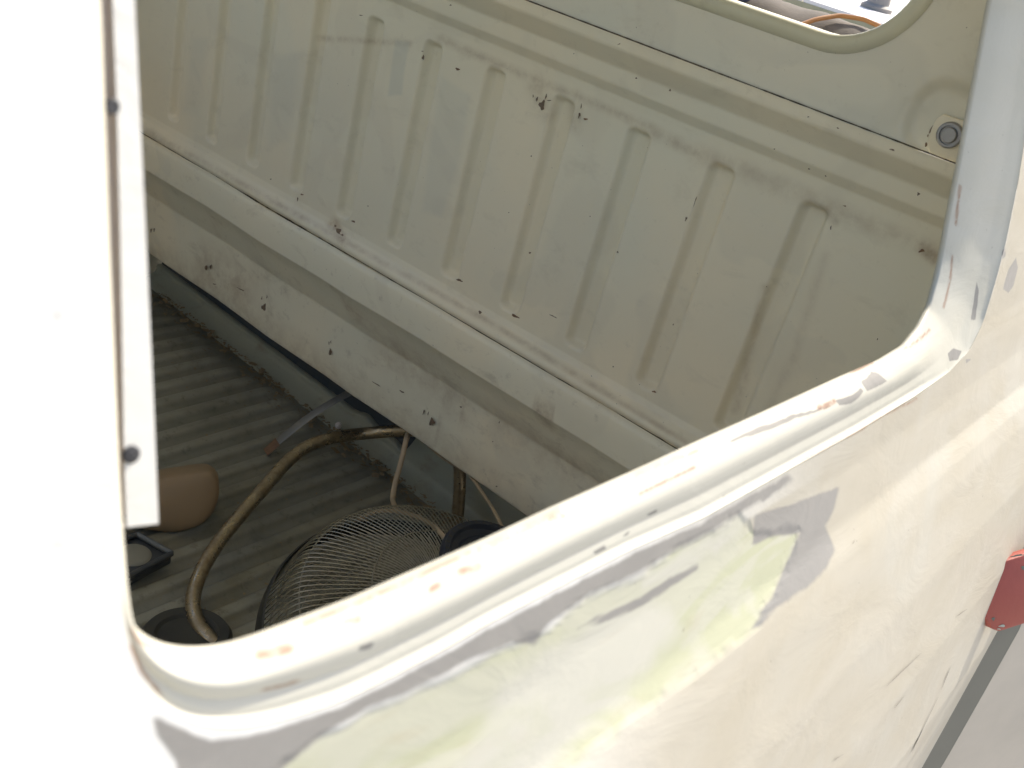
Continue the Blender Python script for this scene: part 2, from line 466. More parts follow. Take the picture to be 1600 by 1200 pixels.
GREY_CH = [([(1346, 598), (1362, 581), (1372, 583), (1386, 595), (1375, 602), (1355, 611)], 1.5), ([(1306, 626), (1330, 618), (1345, 606), (1350, 612), (1330, 630), (1312, 634)], 2),
           ([(1481, 553), (1490, 545), (1502, 548), (1497, 562), (1484, 565)], 2), ([(1508, 561), (1518, 562), (1510, 568)], 1.5),
           ([(1130, 693), (1175, 672), (1240, 648), (1310, 630), (1240, 655), (1180, 680)], 2.0), ([(1568, 452), (1575, 420), (1588, 402), (1590, 418), (1584, 445), (1576, 458)], 2),
           ([(1517, 500), (1522, 470), (1526, 440), (1530, 455), (1524, 500)], 2), ([(1566, 395), (1571, 386), (1572, 400), (1567, 406)], 1),
           ([(560, 1010), (585, 1003), (578, 1014), (562, 1016)], 2), ([(925, 862), (945, 852), (948, 858), (930, 866)], 2), ([(1010, 804), (1026, 796), (1027, 800), (1014, 806)], 1.5), ([(970, 838), (985, 830), (982, 836)], 1.5)]
def add_masks(ob, pale_fn):
    me = ob.data; n = len(me.vertices); co = np.empty(n * 3); me.vertices.foreach_get('co', co); co = co.reshape(-1, 3)
    P = np.stack([-co[:, 0], co[:, 1], co[:, 2] - EYE], 1)
    P2 = project(P); ok = (P @ R)[:, 2] < -.01
    yz = P[:, 1:] * 1000
    j = (vnoise(yz, 14, 1) - .5) * 16 + (vnoise(yz, 5, 2) - .5) * 7
    Q = P2 + np.stack([j, -(vnoise(yz, 11, 3) - .5) * 14], 1)
    Q2 = P2 + np.stack([j, j], 1) * .12
    grey = np.zeros(n); putty = np.zeros(n); cream = np.zeros(n); rust = np.zeros(n)
    for pl, s in GREY: grey = np.maximum(grey, poly_mask(Q2, pl, s * 1.7))
    for pl, s in GREY_CH: grey = np.maximum(grey, poly_mask(Q2, pl, s))
    for pl, s in PUTTY: putty = np.maximum(putty, poly_mask(Q, pl, s))
    for pl, s in CREAM: cream = np.maximum(cream, poly_mask(Q, pl, s))
    for pl, w, s in RUST_L: rust = np.maximum(rust, line_mask(Q2, pl, w, s))
    for nm, v in (('grey', grey), ('putty', putty), ('cream', cream * .55), ('rust', rust), ('pale', pale_fn(P))):
        a = me.attributes.new(nm, 'FLOAT', 'POINT'); a.data.foreach_set('value', np.where(ok, v, 0).astype(np.float32))

# --- the door skin: from channel edge B out to the door's outline
Y0, Y1, Z0, Z1 = .012, 1.080, -.95, .325
def rect_loop(ref, y0, y1, z0, z1, rad=.03):
    """outline point hit when going from the hole centre through each ref point"""
    cy, cz = .45, .0; out = []
    for p in ref:
        dy, dz = p[1] - cy, p[2] - cz
        t = min([v for v in (((y1 - cy) / dy) if dy > 0 else 9e9, ((y0 - cy) / dy) if dy < 0 else 9e9,
                             ((z1 - cz) / dz) if dz > 0 else 9e9, ((z0 - cz) / dz) if dz < 0 else 9e9)])
        out.append((cy + dy * t, cz + dz * t))
    o = np.array(out)
    return o
def skin_from_hole(ref, y0, y1, z0, z1, rings):
    O = rect_loop(ref, y0, y1, z0, z1); b = ref[:, 1:]
    loops = []
    for t in np.linspace(0, 1, rings) ** 1.15:
        q = b + (O - b) * t
        loops.append(np.stack([S(q[:, 1]), q[:, 0], q[:, 1]], 1))
    return loops, O
loops, OUT = skin_from_hole(B, Y0, Y1, Z0, Z1, 170)
fold = loops[-1].copy(); cen = np.array([0, .45, 0]); fold1 = fold + np.array([.004, 0, 0]); fold1[:, 1] += (fold[:, 1] > 1.07) * .0015
fold2 = fold1 + np.array([.011, 0, 0])
first = loops[0] + np.array([.002, 0, 0]); 
door = loft('side_door', loops + [fold1, fold2], M_body, van)
door['label'] = 'patched rear side door with bare window opening, putty and grey primer'
def pale_door(P):
    return smooth(.28, .62, P[:, 1] + (P[:, 2] < -.29) * .18) * (P[:, 2] < -.262) * .95 + smooth(.5, .85, P[:, 1]) * (P[:, 2] >= -.262)  # beige primer; its fade from white puts the light falloff into the colour
add_masks(door, pale_door)

# --- window channel between B and A, then the return flange into the cabin
def between(t, dx):
    q = B + (A - B) * t
    q = q.copy(); q[:, 0] += dx; return q
prof = [(0, .0004), (.012, .0016), (.03, .0030), (.06, .0034), (.16, .0022), (.30, .0014), (.46, -.0020), (.58, -.0042), (.66, -.0053), (.73, -.0057), (.80, -.0052), (.87, -.0038), (.93, -.0018), (.97, -.0002), (1.0, .002)]
# front (left) upright has hardly any channel: fade the relief there
def relief(L):
    return smooth(.125, .21, L[:, 1] + smooth(-.12, -.25, L[:, 2]) * .08)
ch = []
tt = np.array([p[0] for p in prof]); dd = np.array([p[1] for p in prof])
for t in np.r_[np.linspace(0, .1, 12), np.linspace(.12, 1, 38)]:
    q = B + (A - B) * t; q[:, 0] += np.interp(t, tt, dd) * (relief(q) * .97 + .03) * (1 - .7 * smooth(.72, .80, q[:, 1])); ch.append(q)
# shrink the fold-in: loop A pushed outwards from the opening, so the flange is hidden from this side
cA = np.array([0, .45, .0])
def grow(L, d, dx):
    g = L.copy(); v = L[:, 1:] - np.array([.45, .0]); v /= np.linalg.norm(v, axis=1)[:, None]
    g[:, 1:] += v * d; g[:, 0] += dx; return g
ch += [grow(A, .0012, .0038), grow(A, .004, .0045), grow(A, .010, .0045), grow(A, .030, .0055)]
chan = loft('window_channel', ch, mat_body('channel_paint', (.50, .485, .42), (.38, .365, .30), .12), door)
add_masks(chan, lambda P: smooth(.35, .8, P[:, 1]) * .55)  # rearward loss of glare along the channel painted in as a darker tone
# inner door panel
inner = [grow(A, .030, .0056)]
Oi = rect_loop(A, .02, 1.0, -.93, .31)
for t in (.1, .4, 1.0):
    q = inner[0].copy(); q[:, 1:] = q[:, 1:] + (Oi - q[:, 1:]) * t; q[:, 0] = S(q[:, 2]) + .022 + .006 + .05 * min(1, t * 2.2); q[:, 0] = np.where(q[:, 1] > .6, np.minimum(q[:, 0], np.maximum((S(q[:, 2]) + .022) / .79 * q[:, 1] - .012, S(q[:, 2]) + .008)), q[:, 0]); inner.append(q)
loft('inner_panel', inner, M_cabin, door)

# --- upright sheet-metal run with two holes, just inside the front edge of the opening
gpx_r = [(208, -90), (212, 0), (219, 150), (228, 330), (235, 480), (241, 600), (246, 720), (250, 818)]
gpx_l = [(172, -90), (176, 0), (182, 150), (187, 330), (190, 480), (192, 600), (194, 720), (198, 824)]
gr = soften(resample(np.array([skin(*p, .040) for p in gpx_r]), 60), 2); gl = soften(resample(np.array([skin(*p, .040) for p in gpx_l]), 60), 2)
rowsg = []
for a_, b_ in zip(gl, gr):
    rowsg.append([a_ + (b_ - a_) * s + np.array([dx, 0, 0]) for s, dx in ((0, .0), (.4, 0), (.8, 0), (.96, 0), (1.0, .0012), (1.0, .006), (.96, .0065), (0, .0065))])
V = np.array(rowsg).reshape(-1, 3)
Fg = grid_faces(60, 8).tolist()
Fg.append([59 * 8 + k for k in range(8)])
guide = mesh_obj('window_guide', V, Fg, M_body, door, auto=40)
rl = soften(resample(np.array([skin(x - 60, y, .046) for x, y in gpx_l]), 60), 2); rr2 = soften(resample(np.array([skin(x + 6, y, .046) for x, y in gpx_l]), 60), 2)
Vr = np.stack([rl, rr2, rr2 + np.array([.008, 0, 0]), rl + np.array([.008, 0, 0])], 1).reshape(-1, 3)
mesh_obj('run_channel', Vr, grid_faces(60, 4), mat_simple('felt_run', (.66, .59, .57), .9), door, auto=40)
guide['label'] = 'white strip with two screw holes inside the front window post'
def mk_rust_edge(P): return np.zeros(len(P))
add_masks(guide, mk_rust_edge)
for (cx, cy, rad) in ((176, 166, .0021), (206, 711, .0027)):
    c = skin(cx, cy, .0392)
    nrm = np.array([-1, 0, .25]); nrm /= np.linalg.norm(nrm)
    lathe('screw_hole', c, nrm, [(0.0001, .0002), (rad * .8, .0003), (rad, .0000), (rad, -.001)], M_hole, door, 28)

def merge_into(ob, V, Fs, mat):
    me = ob.data
    if mat.name not in [q.name for q in me.materials]: me.materials.append(mat)
    k = [q.name for q in me.materials].index(mat.name)
    bm = bmesh.new(); bm.from_mesh(me)
    vs = [bm.verts.new((-p[0], p[1], p[2] + EYE)) for p in V]
    for f in Fs:
        fc = bm.faces.new([vs[i] for i in f]); fc.material_index = k; fc.smooth = False
    bm.to_mesh(me); bm.free(); return ob
# --- chips: small irregular flakes lying on a surface
def chips(name, lst, place, mat, parent):
    V, Fs = [], []
    for (cx, cy, w, h, ang) in lst:
        n = 16; a0 = len(V); ca, sa = math.cos(math.radians(ang)), math.sin(math.radians(ang))
        ph = random.random() * 6
        for k in range(n):
            a = 2 * PI * k / n; rr = 1 + .22 * math.sin(3 * a + ph) + random.uniform(-.22, .22)
            x, y = .85 * w * rr * math.cos(a), .85 * h * rr * math.sin(a)
            V.append(place(cx + x * ca - y * sa, cy + x * sa + y * ca))
        c = place(cx, cy); V.append(c)
        for k in range(n): Fs.append((a0 + k, a0 + (k + 1) % n, a0 + n))
    return merge_into(parent, V, Fs, mat)
def ribbon(name, pts, wfun, mat, parent, off):
    """thin dark line of uneven width along pts (3D)"""
    p = np.array(pts); V, Fs = [], []
    for i, q in enumerate(p):
        w = wfun(i); V.append(q + np.array([0, off, w])); V.append(q + np.array([0, off, -w]))
    for i in range(len(p) - 1): Fs.append((2 * i, 2 * i + 1, 2 * i + 3, 2 * i + 2))
    return merge_into(parent, V, Fs, mat)

# door: hairline scratches low down by the rear edge
def on_skin(off): return lambda x, y: skin(x, y, off)
def streak_chips(lines, w):
    out = []
    for (x1, y1, x2, y2) in lines:
        L = math.hypot(x2 - x1, y2 - y1); out.append(((x1 + x2) / 2, (y1 + y2) / 2, L / 2, w, math.degrees(math.atan2(y2 - y1, x2 - x1))))
    return out
chips('scratch', streak_chips([(1415, 1195, 1468, 1085), (1470, 1080, 1486, 1040), (1492, 965, 1512, 951), (1382, 1075, 1440, 1020), (1395, 1110, 1415, 1085), (1300, 1190, 1318, 1178), (1332, 850, 1336, 843)], .38),
      on_skin(-.0006), mat_simple('scratch_grey', (.14, .12, .11), .7), door)

# --- hinge, jamb, quarter panel
hp = [(1568, 877), (1615, 863), (1680, 852), (1700, 940), (1640, 965), (1600, 975), (1562, 987), (1553, 984), (1533, 957), (1546, 922)]
hpts = np.array([skin(*p, -.012) for p in hp])
c0 = skin(1560, 970, -.010); hn = np.array([-.80, -.45, .38]); hn /= np.linalg.norm(hn)
hpts = np.array([ray(*p) * ((c0 @ hn) / (ray(*p) @ hn)) for p in hp])
hinge = prism('hinge', [tuple(p) for p in hpts], tuple(-hn), .013, M_hinge, van, .0016)
hinge['label'] = 'red oxide hinge plate with chipped green corner on the door gap'
def on_hinge(x, y):
    r = ray(x, y); t = (c0 + hn * .0004) @ hn / (r @ hn); return r * t
chips('paint_chip', [(1552, 967, 3, 3.5, 20), (1600, 887, 5, 4, 10), (1590, 868, 14, 1.5, -8)], on_hinge, M_green, hinge)
chips('paint_chip', [(1565, 978, 6, 2, -5), (1561, 983, 3, 1.2, 10)], on_hinge, M_cream, hinge)

def flare(y, z):
    # the rear quarter swells outwards towards the wheel arch
    return .44 * min(max(0., y - 1.082), .27) * float(smooth(-.30, -.50, z))
def skin_strip(name, y0, y1, z0, z1, off, mat, parent, ny=24, nz=80, fold=0.0, masks=True):
    ys = np.linspace(y0, y1, ny); zs = np.linspace(z0, z1, nz); Vv = []
    for z in zs:
        row = [(float(S(z)) + off - flare(y, z), y, z) for y in ys]
        if fold: row = [(float(S(z)) + off + fold, y0 - .0005, z), (float(S(z)) + off + .002 - flare(y0, z), y0 - .0005, z)] + row
        Vv.append(row)
    Vv = np.array(Vv); o = mesh_obj(name, Vv.reshape(-1, 3), grid_faces(Vv.shape[0], Vv.shape[1]), mat, parent, auto=50)
    return o
skin_strip('door_seal', 1.0805, 1.122, -.95, .325, .0002, M_jamb, van)
q1 = skin_strip('quarter_panel', 1.118, 1.36, -.95, .325, .0, M_far, van, fold=.014)
skin_strip('bed_side', 1.362, 3.3, -.95, -.30, .004, M_far, van, ny=60)

# ------------------------------------------------------------------ bulkhead
RIBX = [.36 + .1135 * k for k in range(11)]
def shear(X, z):
    # the pressings drop slightly towards the far side
    return z - np.interp(z, [-.82, -.58, -.25, -.15], [.030, .030, .012, .004]) * (X - .7)
def unshear(X, z):
    return z + np.interp(z, [-.82, -.58, -.25, -.15], [.030, .030, .012, .004]) * (X - .7)
def H_rib(X, Z):
    h = np.zeros_like(X)
    for rx in RIBX:
        cx = rx + .0195; hw, hh, rad = .0185, .1450, .012; cz = -.3940
        qx = np.abs(X - cx) - hw + rad; qz = np.abs(Z - cz) - hh + rad
        sd_ = np.minimum(np.maximum(qx, qz), 0) + np.hypot(np.maximum(qx, 0), np.maximum(qz, 0)) - rad
        h += .0125 * smooth(.0005, .0085, -sd_)
    return h
def H_prof(Z):
    # Y of the panel for a height: upper flange, two pressed steps, ribbed field, bottom bead
    z = [-.62, -.592, -.5915, -.5835, -.5805, -.578, -.5735, -.569, -.564, -.558, -.550, -.232, -.2245, -.2130, -.2110, -.1945, -.1925, -.1725, -.1705, -.158]
    y = [.9960, .9960, .9965, .9975, .9900, .9865, .9850, .9865, .9915, .9975, 1.000, 1.000, .9995, .9915, .9910, .9905, .9895, .9720, .9713, .9710]
    return np.interp(Z, z, y)
XB = np.arange(.225, 1.76, .0021)
ZB = np.unique(np.r_[np.arange(-.60, -.55, .0015), np.arange(-.55, -.245, .0026), np.arange(-.245, -.157, .0016)])
GX, GZ = np.meshgrid(XB, ZB, indexing='ij')
gauss = lambda cx, cz, r: np.exp(-(((GX - cx) ** 2 + (GZ - cz) ** 2) / r ** 2))
# gentle dents of a hand-beaten panel
dent = sum(a * gauss(cx, cz, r) for cx, cz, r, a in [(rng.uniform(.3, 1.6), rng.uniform(-.5, -.25), rng.uniform(.02, .06), rng.uniform(-.0012, .0012)) for _ in range(34)])
GY = H_prof(GZ) + H_rib(GX, GZ) + dent
# the near end curves forward into the corner post
GY -= .02 * smooth(.245, .222, GX) ** 1.5
bulk = mesh_obj('bulkhead', np.stack([GX, GY, shear(GX, GZ)], -1).reshape(-1, 3), grid_faces(len(XB), len(ZB))[:, ::-1], M_cabin, van)
def grime(ob, lines, sprays):
    me = ob.data; n = len(me.vertices); co = np.empty(n * 3); me.vertices.foreach_get('co', co); co = co.reshape(-1, 3)
    P2 = project(np.stack([-co[:, 0], co[:, 1], co[:, 2] - EYE], 1)); g = np.zeros(n); sp = np.zeros(n)
    for pts, w, sft, amt in lines: g = np.maximum(g, amt * line_mask(P2, pts, w, sft))
    for pl_, sft, amt in sprays: sp = np.maximum(sp, amt * poly_mask(P2, pl_, sft))
    for nm, v in (('grime', g), ('spray', sp)):
        a = me.attributes.new(nm, 'FLOAT', 'POINT'); a.data.foreach_set('value', v.astype(np.float32))
grime(bulk, [([(1090, 240), (1155, 262), (1220, 290), (1300, 325), (1400, 368), (1480, 395)], 12, 15, .38), ([(1020, 205), (1090, 240)], 8, 10, .5), ([(690, 62), (790, 105), (900, 150), (1020, 200)], 5, 8, .5),
             ([(500, 60), (640, 68)], 4, 5, .5), ([(840, 130), (852, 175)], 14, 14, .4), ([(900, 150), (898, 200)], 8, 10, .4), ([(1440, 385), (1462, 405)], 10, 8, .8), ([(1285, 320), (1305, 345)], 6, 8, .7),
             ([(230, 205), (530, 372), (760, 500), (1070, 690)], 4, 4, .45), ([(520, 350), (535, 375)], 9, 8, .8), ([(1290, 400), (1240, 560), (1200, 640)], 6, 8, .25), ([(1195, 450), (1150, 640)], 7, 6, .35)],
      [([(618, 62), (640, 66), (632, 110), (628, 148), (606, 150), (612, 100)], 3, 1.), ([(690, 120), (735, 150), (715, 260), (690, 340), (660, 330), (676, 200)], 6, .55), ([(375, 330), (405, 340), (395, 400), (360, 380)], 8, .5),
       ([(300, 60), (325, 60), (310, 180), (285, 175)], 8, .5), ([(430, 90), (470, 80), (450, 220), (420, 230)], 9, .45)])
bulk['label'] = 'ribbed off-white rear cabin wall with pressed steps and chipped paint'
def bulk_point(px, py, off=-.0006):
    y = 1.0
    for _ in range(4):
        p = onY((px, py), y)
        zn = unshear(p[0], p[2]); y = float(H_prof(zn) + H_rib(np.array([p[0]]), np.array([zn]))[0]) if p[2] < -.158 else .971
    y += off
    return onY((px, py), y)
chips('paint_chip', [(847, 164, 5, 8.5, 5), (839, 155, 1.6, 4.5, 20), (853, 151, 1.2, 5, 15), (833, 150, .8, 3, 0), (858, 157, 4, .8, 0), (661, 90, 2, 4.6, 8), (660, 80, 2.2, .7, 0), (905, 180, 1.8, 5, 12), (908, 166, .7, 5, 10), (541, 39, 1.3, 3, 10),
     (564, 24, 3.5, .8, 5), (862, 493, 5, .9, 24), (868, 496, 3, .8, 30), (958, 573, 1.2, 1.5, 0), (828, 395, 2, 1.8, 0), (965, 394, 1.6, 1.8, 0), (830, 244, 1.4, 1.2, 0), (1298, 356, 1.2, 4, 5),
     (1072, 342, 1.5, 4, 20), (1086, 315, .6, 10, 18), (1088, 310, .6, 4, 20), (529, 362, 4.5, 6, -10), (534, 368, 3, 3.2, 30), (524, 353, 2, 2, 0), (465, 311, 1.2, 3.6, 5), (423, 280, 1.6, 1, 0), (750, 488, 2.6, 3, 10),
     (1394, 234, 5, 1.6, 15), (1309, 200, 2, 1.2, 20), (1047, 141, 1.8, 2.2, 0), (1435, 303, 2.2, 3, 10), (994, 122, 1.8, 1.6, 0), (1454, 203, 1.3, 8, 24), (1450, 212, 1.4, 3, 10), (704, 8, 1.6, 1.2, 0), (967, 69, 3, .7, -25),
     (1210, 233, 1.5, 1, 0), (1264, 264, 2, 1.2, 20), (1290, 275, 1.4, 1.4, 0), (1052, 507, 1.1, 1.8, 30), (1371, 550 - 20, 1, 2, 20), (575, 322, 1.2, 1, 0), (1198, 448, 1, 1, 0), (795, 332, .9, .9, 0), (922, 338, 1, 1, 0)],
      bulk_point, M_chip, bulk)
chips('rust_spot', [(805, 494, 8, 2.2, 24), (718, 438, 6, 2.0, 22), (1022, 612, 4, 1.6, 15), (552, 346, 4, 1.6, 15), (715, 108, 4, 2, 20), (915, 186, 4, 1.8, 10), (1440, 392, 6, 3, -20), (1447, 226, 2.4, 4, 10), (1320, 322, 3, 1.2, 20), (472, 304, 3, 1.2, 10)],
      bulk_point, M_rust, bulk)
# black split seam under the bottom bead, and the fine lap line under the window panel
xs = np.linspace(.225, 1.755, 520)
wn = np.interp(np.arange(520), np.arange(0, 520, 5), rng.random(104))
ribbon('seam', [(x, .9972, float(shear(x, -.5838)) + .0010 * math.sin(x * 9)) for x in xs], lambda i: .0006 + .0020 * max(0, wn[i] - .35), M_seam, bulk, -.0030)
ribbon('seam', [(x, .9690, float(shear(x, -.1572))) for x in xs], lambda i: .0004 + .0004 * wn[(i * 3) % 520], M_seam, bulk, -.0006)

# upper panel with the rear window hole
PYU = .971
def rrect(x0, x1, z0, z1, r, n):
    pts = []
    for (cx, cz, a0) in ((x0 + r, z0 + r, PI), (x1 - r, z0 + r, 1.5 * PI), (x1 - r, z1 - r, 0), (x0 + r, z1 - r, .5 * PI)):
        for a in np.linspace(0, PI / 2, 12): pts.append((cx + r * math.cos(a0 + a), cz + r * math.sin(a0 + a)))
    return resample(pts, n, True)
w0 = onY((1412, 27), PYU); w1 = onY((1275, 49), PYU); w2 = onY((1150, 12), PYU); w3 = onY((1350, 65), PYU)
WX0 = w0[0] - .006; WZ0 = float(np.mean([w1[2], w2[2], w3[2]]))
NH = 600
hole = rrect(WX0, 1.42, WZ0, .255, .075, NH)
cxh, czh = (WX0 + 1.42) / 2, .07
def out_rect(h, x0, x1, z0, z1):
    out = []
    for x, z in h:
        dx, dz = x - cxh, z - czh
        t = min([(x1 - cxh) / dx if dx > 0 else 9e9, (x0 - cxh) / dx if dx < 0 else 9e9, (z1 - czh) / dz if dz > 0 else 9e9, (z0 - czh) / dz if dz < 0 else 9e9])
        out.append((cxh + dx * t, czh + dz * t))
    return np.array(out)
OR = out_rect(hole, .20, 1.76, -.1575, .36); OR[:, 0] = np.maximum(OR[:, 0], S(OR[:, 1]) + .006)
anc = onY((1494, 212), PYU)
def U_h(x, z):
    # pressed pocket round the belt anchor, rounded to the left, open to the corner post
    qx = np.maximum(np.abs(x - (anc[0] - .012)) - .062 + .03, 0); qz = np.maximum(np.abs(z - (anc[2] + .006)) - .036 + .03, 0)
    sdv = np.hypot(qx, qz) - .03
    return .008 * smooth(.004, -.010, sdv)
lps = []
for t in np.linspace(0, 1, 90):
    q = hole + (OR - hole) * t
    lps.append(np.stack([q[:, 0], PYU + U_h(q[:, 0], q[:, 1]), q[:, 1]], 1))
def hgrow(d, y):
    v = hole - np.array([cxh, czh]); 
    nrm = np.roll(hole, -1, 0) - np.roll(hole, 1, 0); nrm = np.stack([nrm[:, 1], -nrm[:, 0]], 1); nrm /= np.linalg.norm(nrm, axis=1)[:, None]
    s = np.sign((nrm * v).sum(1).mean()); q = hole + nrm * s * d
    return np.stack([q[:, 0], np.full(NH, y), q[:, 1]], 1)
upper = loft('window_panel', lps, mat_cabin('window_panel_paint', (.70, .665, .545)), van, flip=False)
rim = loft('window_rim', [hgrow(.016, PYU - .0006), hgrow(.0145, PYU - .0025), hgrow(.011, PYU - .0045), hgrow(.006, PYU - .0055), hgrow(.001, PYU - .004), hgrow(-.001, PYU - .001), hgrow(-.001, PYU + .02), hgrow(.004, PYU + .03)], mat_cabin('rim_paint', (.58, .56, .42), .4), upper)
# belt anchor: plate and bolt
pl = [onY(p, PYU - .003 + .005) for p in [(1474, 178), (1560, 206), (1560, 275), (1500, 256), (1452, 240), (1449, 224), (1458, 194), (1464, 184)]]
plate = prism('anchor_plate', [tuple(p) for p in pl], (0, 1, 0), .004, M_cabin, upper, .0012)
bc = onY((1484, 211), PYU + .001)
lathe('anchor_bolt', bc, (0, -1, 0), [(.0118, -.001), (.0118, .0015), (.0105, .0025), (.0088, .0025), (.0086, .0002), (.0070, .0002), (.0070, .0035), (.0062, .0042), (.00001, .0042)], M_steel, upper, 40)

# ------------------------------------------------------------------ seat base: lip, ledge, front face
def sweepX(name, prof, mat, parent, x0=.225, x1=1.76, nx=260, wob=0.0006, auto=None):
    pr = np.array(prof); xs = np.linspace(x0, x1, nx)
    wv = np.interp(np.arange(nx), np.arange(0, nx, 13), rng.normal(0, wob, len(range(0, nx, 13))))
    V = np.array([[(x, y + wv[i] * .7, float(shear(x, z)) + wv[i]) for (y, z) in pr] for i, x in enumerate(xs)])
    return mesh_obj(name, V.reshape(-1, 3), grid_faces(nx, len(pr))[:, ::-1], mat, parent, auto=auto)
def arc(c, r, a0, a1, n=6): return [(c[0] + r * math.cos(math.radians(a)), c[1] + r * math.sin(math.radians(a))) for a in np.linspace(a0, a1, n)]
LY = 1.030
prof = [(.992, -.583), (.990, -.585), (.9875, -.588), (.986, -.593), (.986, -.612), (.986, -.6375), (.9862, -.6395), (.9875, -.641), (.990, -.6425), (1.008, -.672), (1.0265, -.7045), (1.0288, -.7075), (1.0302, -.7105), (1.0305, -.714), (1.0305, -.77), (1.030, -.8215), (1.0315, -.825), (1.035, -.827), (1.042, -.8275), (1.054, -.823), (1.055, -.78)]
seat = sweepX('seat_base', prof, M_ledge, van)
grime(seat, [([(590, 520), (640, 560)], 10, 14, .6), ([(320, 410), (380, 450), (400, 430)], 14, 16, .5), ([(640, 560), (700, 600), (720, 640)], 16, 16, .45), ([(690, 655), (710, 640), (716, 632)], 2.5, 3, .8), ([(724, 622), (742, 640)], 2, 2, .7),
             ([(838, 640), (860, 655)], 4, 4, .9), ([(780, 660), (900, 730)], 16, 16, .3), ([(570, 505), (600, 525)], 5, 5, .8), ([(330, 350), (345, 365)], 5, 5, .7), ([(540, 480), (740, 620), (960, 770)], 4, 4, .5), ([(230, 390), (500, 580), (840, 810)], 4, 5, .4)], [])
seat['label'] = 'beige painted seat ledge with scuffed front face and brown chips'
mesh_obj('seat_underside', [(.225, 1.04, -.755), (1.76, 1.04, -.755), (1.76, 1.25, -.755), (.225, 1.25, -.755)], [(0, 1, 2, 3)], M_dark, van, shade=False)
on_front = lambda x, y: onY((x, y), LY - .0016)
chips('paint_chip', [(322, 418, 2.4, 4.6, 15), (329, 417, 1.6, 4, 15), (236, 360, 1.5, 4, 10), (241, 359, 1.2, 3.6, 10), (412, 480, 4.2, 6.4, 10), (409, 466, 1, 3, 10), (417, 464, .8, 3, 10), (516, 550, 2.6, 6, 5), (514, 536, .8, 3, 0), (517, 534, .7, 3, 0),
     (675, 659, 4.4, 7, 8), (662, 644, 1, 5, 20), (669, 646, .7, 3.6, 20), (376, 452, 8, .8, 26), (628, 612, 5, 1.2, 28), (770, 698 - 8, 1, 1, 0), (776, 760, 1.4, 1.2, 0), (780, 640 + 20, 1, 2, 10), (588, 600, 9, .8, 30), (335, 444, 3, .8, 10), (720, 636, 2, 1.4, 30)],
      on_front, M_chip, seat)
chips('rust_spot', [(596, 526, 1, 1, 0)], on_front, M_rust, seat)

# wall under the seat: cream kick strip, dark void, dark red rail
wx0, wx1 = .225, 1.76
def kick_top(x):
    return -.966 + (.076 * smooth(.98, .93, x)) + .006 * math.sin(x * 31) * (x < 1.12) + .004 * math.sin(x * 77) * (x < 1.1)
xs = np.linspace(wx0, wx1, 400); V = []
for x in xs:
    zt = float(kick_top(x)); V += [(x, 1.118, -.999), (x, 1.132, -.990), (x, 1.150, -.983), (x, 1.153, -.975), (x, 1.152, zt - .004), (x, 1.155, zt), (x, 1.165, zt)]
mesh_obj('kick_strip', V, grid_faces(400, 7)[:, ::-1], M_cream, van)
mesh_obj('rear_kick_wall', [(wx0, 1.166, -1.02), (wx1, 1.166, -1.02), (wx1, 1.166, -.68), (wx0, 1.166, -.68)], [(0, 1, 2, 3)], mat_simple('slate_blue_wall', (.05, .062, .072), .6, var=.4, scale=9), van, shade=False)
box('red_rail', (.45, 1.128, -.893), (1.01, 1.150, -.868), M_red, van, .002)
# debris of dry leaves and grit along the foot of the wall is uncountable
V, Fs = [], []
for _ in range(900):
    x = rng.uniform(.5, 1.7); y = 1.12 - abs(rng.normal(0, .022)); s = rng.uniform(.0012, .005) * (1 if rng.random() < .8 else 2)
    a = rng.uniform(0, 6.3); k = len(V); z = -.9915 + rng.uniform(0, .004)
    d = np.array([math.cos(a), math.sin(a) * .7, rng.uniform(-.3, .3)]) * s; e = np.array([-math.sin(a), math.cos(a), rng.uniform(-.4, .4)]) * s * rng.uniform(.15, .6)
    c = np.array([x, y, z]); V += [c - d - e, c + d - e, c + d + e, c - d + e]; Fs.append((k, k + 1, k + 2, k + 3))
for _ in range(500):
    x = rng.uniform(.5, 1.7); y = rng.uniform(.5, 1.1); s = rng.uniform(.0008, .0028); a = rng.uniform(0, 6.3); k = len(V)
    d = np.array([math.cos(a), math.sin(a), .2]) * s; e = np.array([-math.sin(a), math.cos(a), .1]) * s * .6; c = np.array([x, y, -.9955])
    V += [c - d - e, c + d - e, c + d + e, c - d + e]; Fs.append((k, k + 1, k + 2, k + 3))
tag(mesh_obj('grit', V, Fs, mat_simple('dry_litter', (.26, .20, .12), .9, var=.5, scale=90), shade=False), 'dry leaf crumbs and grit along the foot of the cabin wall', 'debris', kind='stuff')

# cabin floor: ribbed mat running fore and aft
xs = np.arange(.10, 1.78, .0035); ys = np.linspace(-1.0, 1.13, 90)
GX2, GY2 = np.meshgrid(xs, ys, indexing='ij')
pitch = .045
ph = (GX2 / pitch) % 1.0
prof_f = smooth(.0, .16, ph) * (1 - smooth(.5, .66, ph))
GZ2 = -1.0 + .0070 * prof_f * smooth(1.115, 1.07, GY2 + .012 * np.sin(GX2 * 19)) + .0015 * np.sin(GX2 * 7 + GY2 * 5)
mesh_obj('cabin_floor', np.stack([GX2, GY2, GZ2], -1).reshape(-1, 3), grid_faces(len(xs), len(ys))[:, ::-1], M_floor, van)

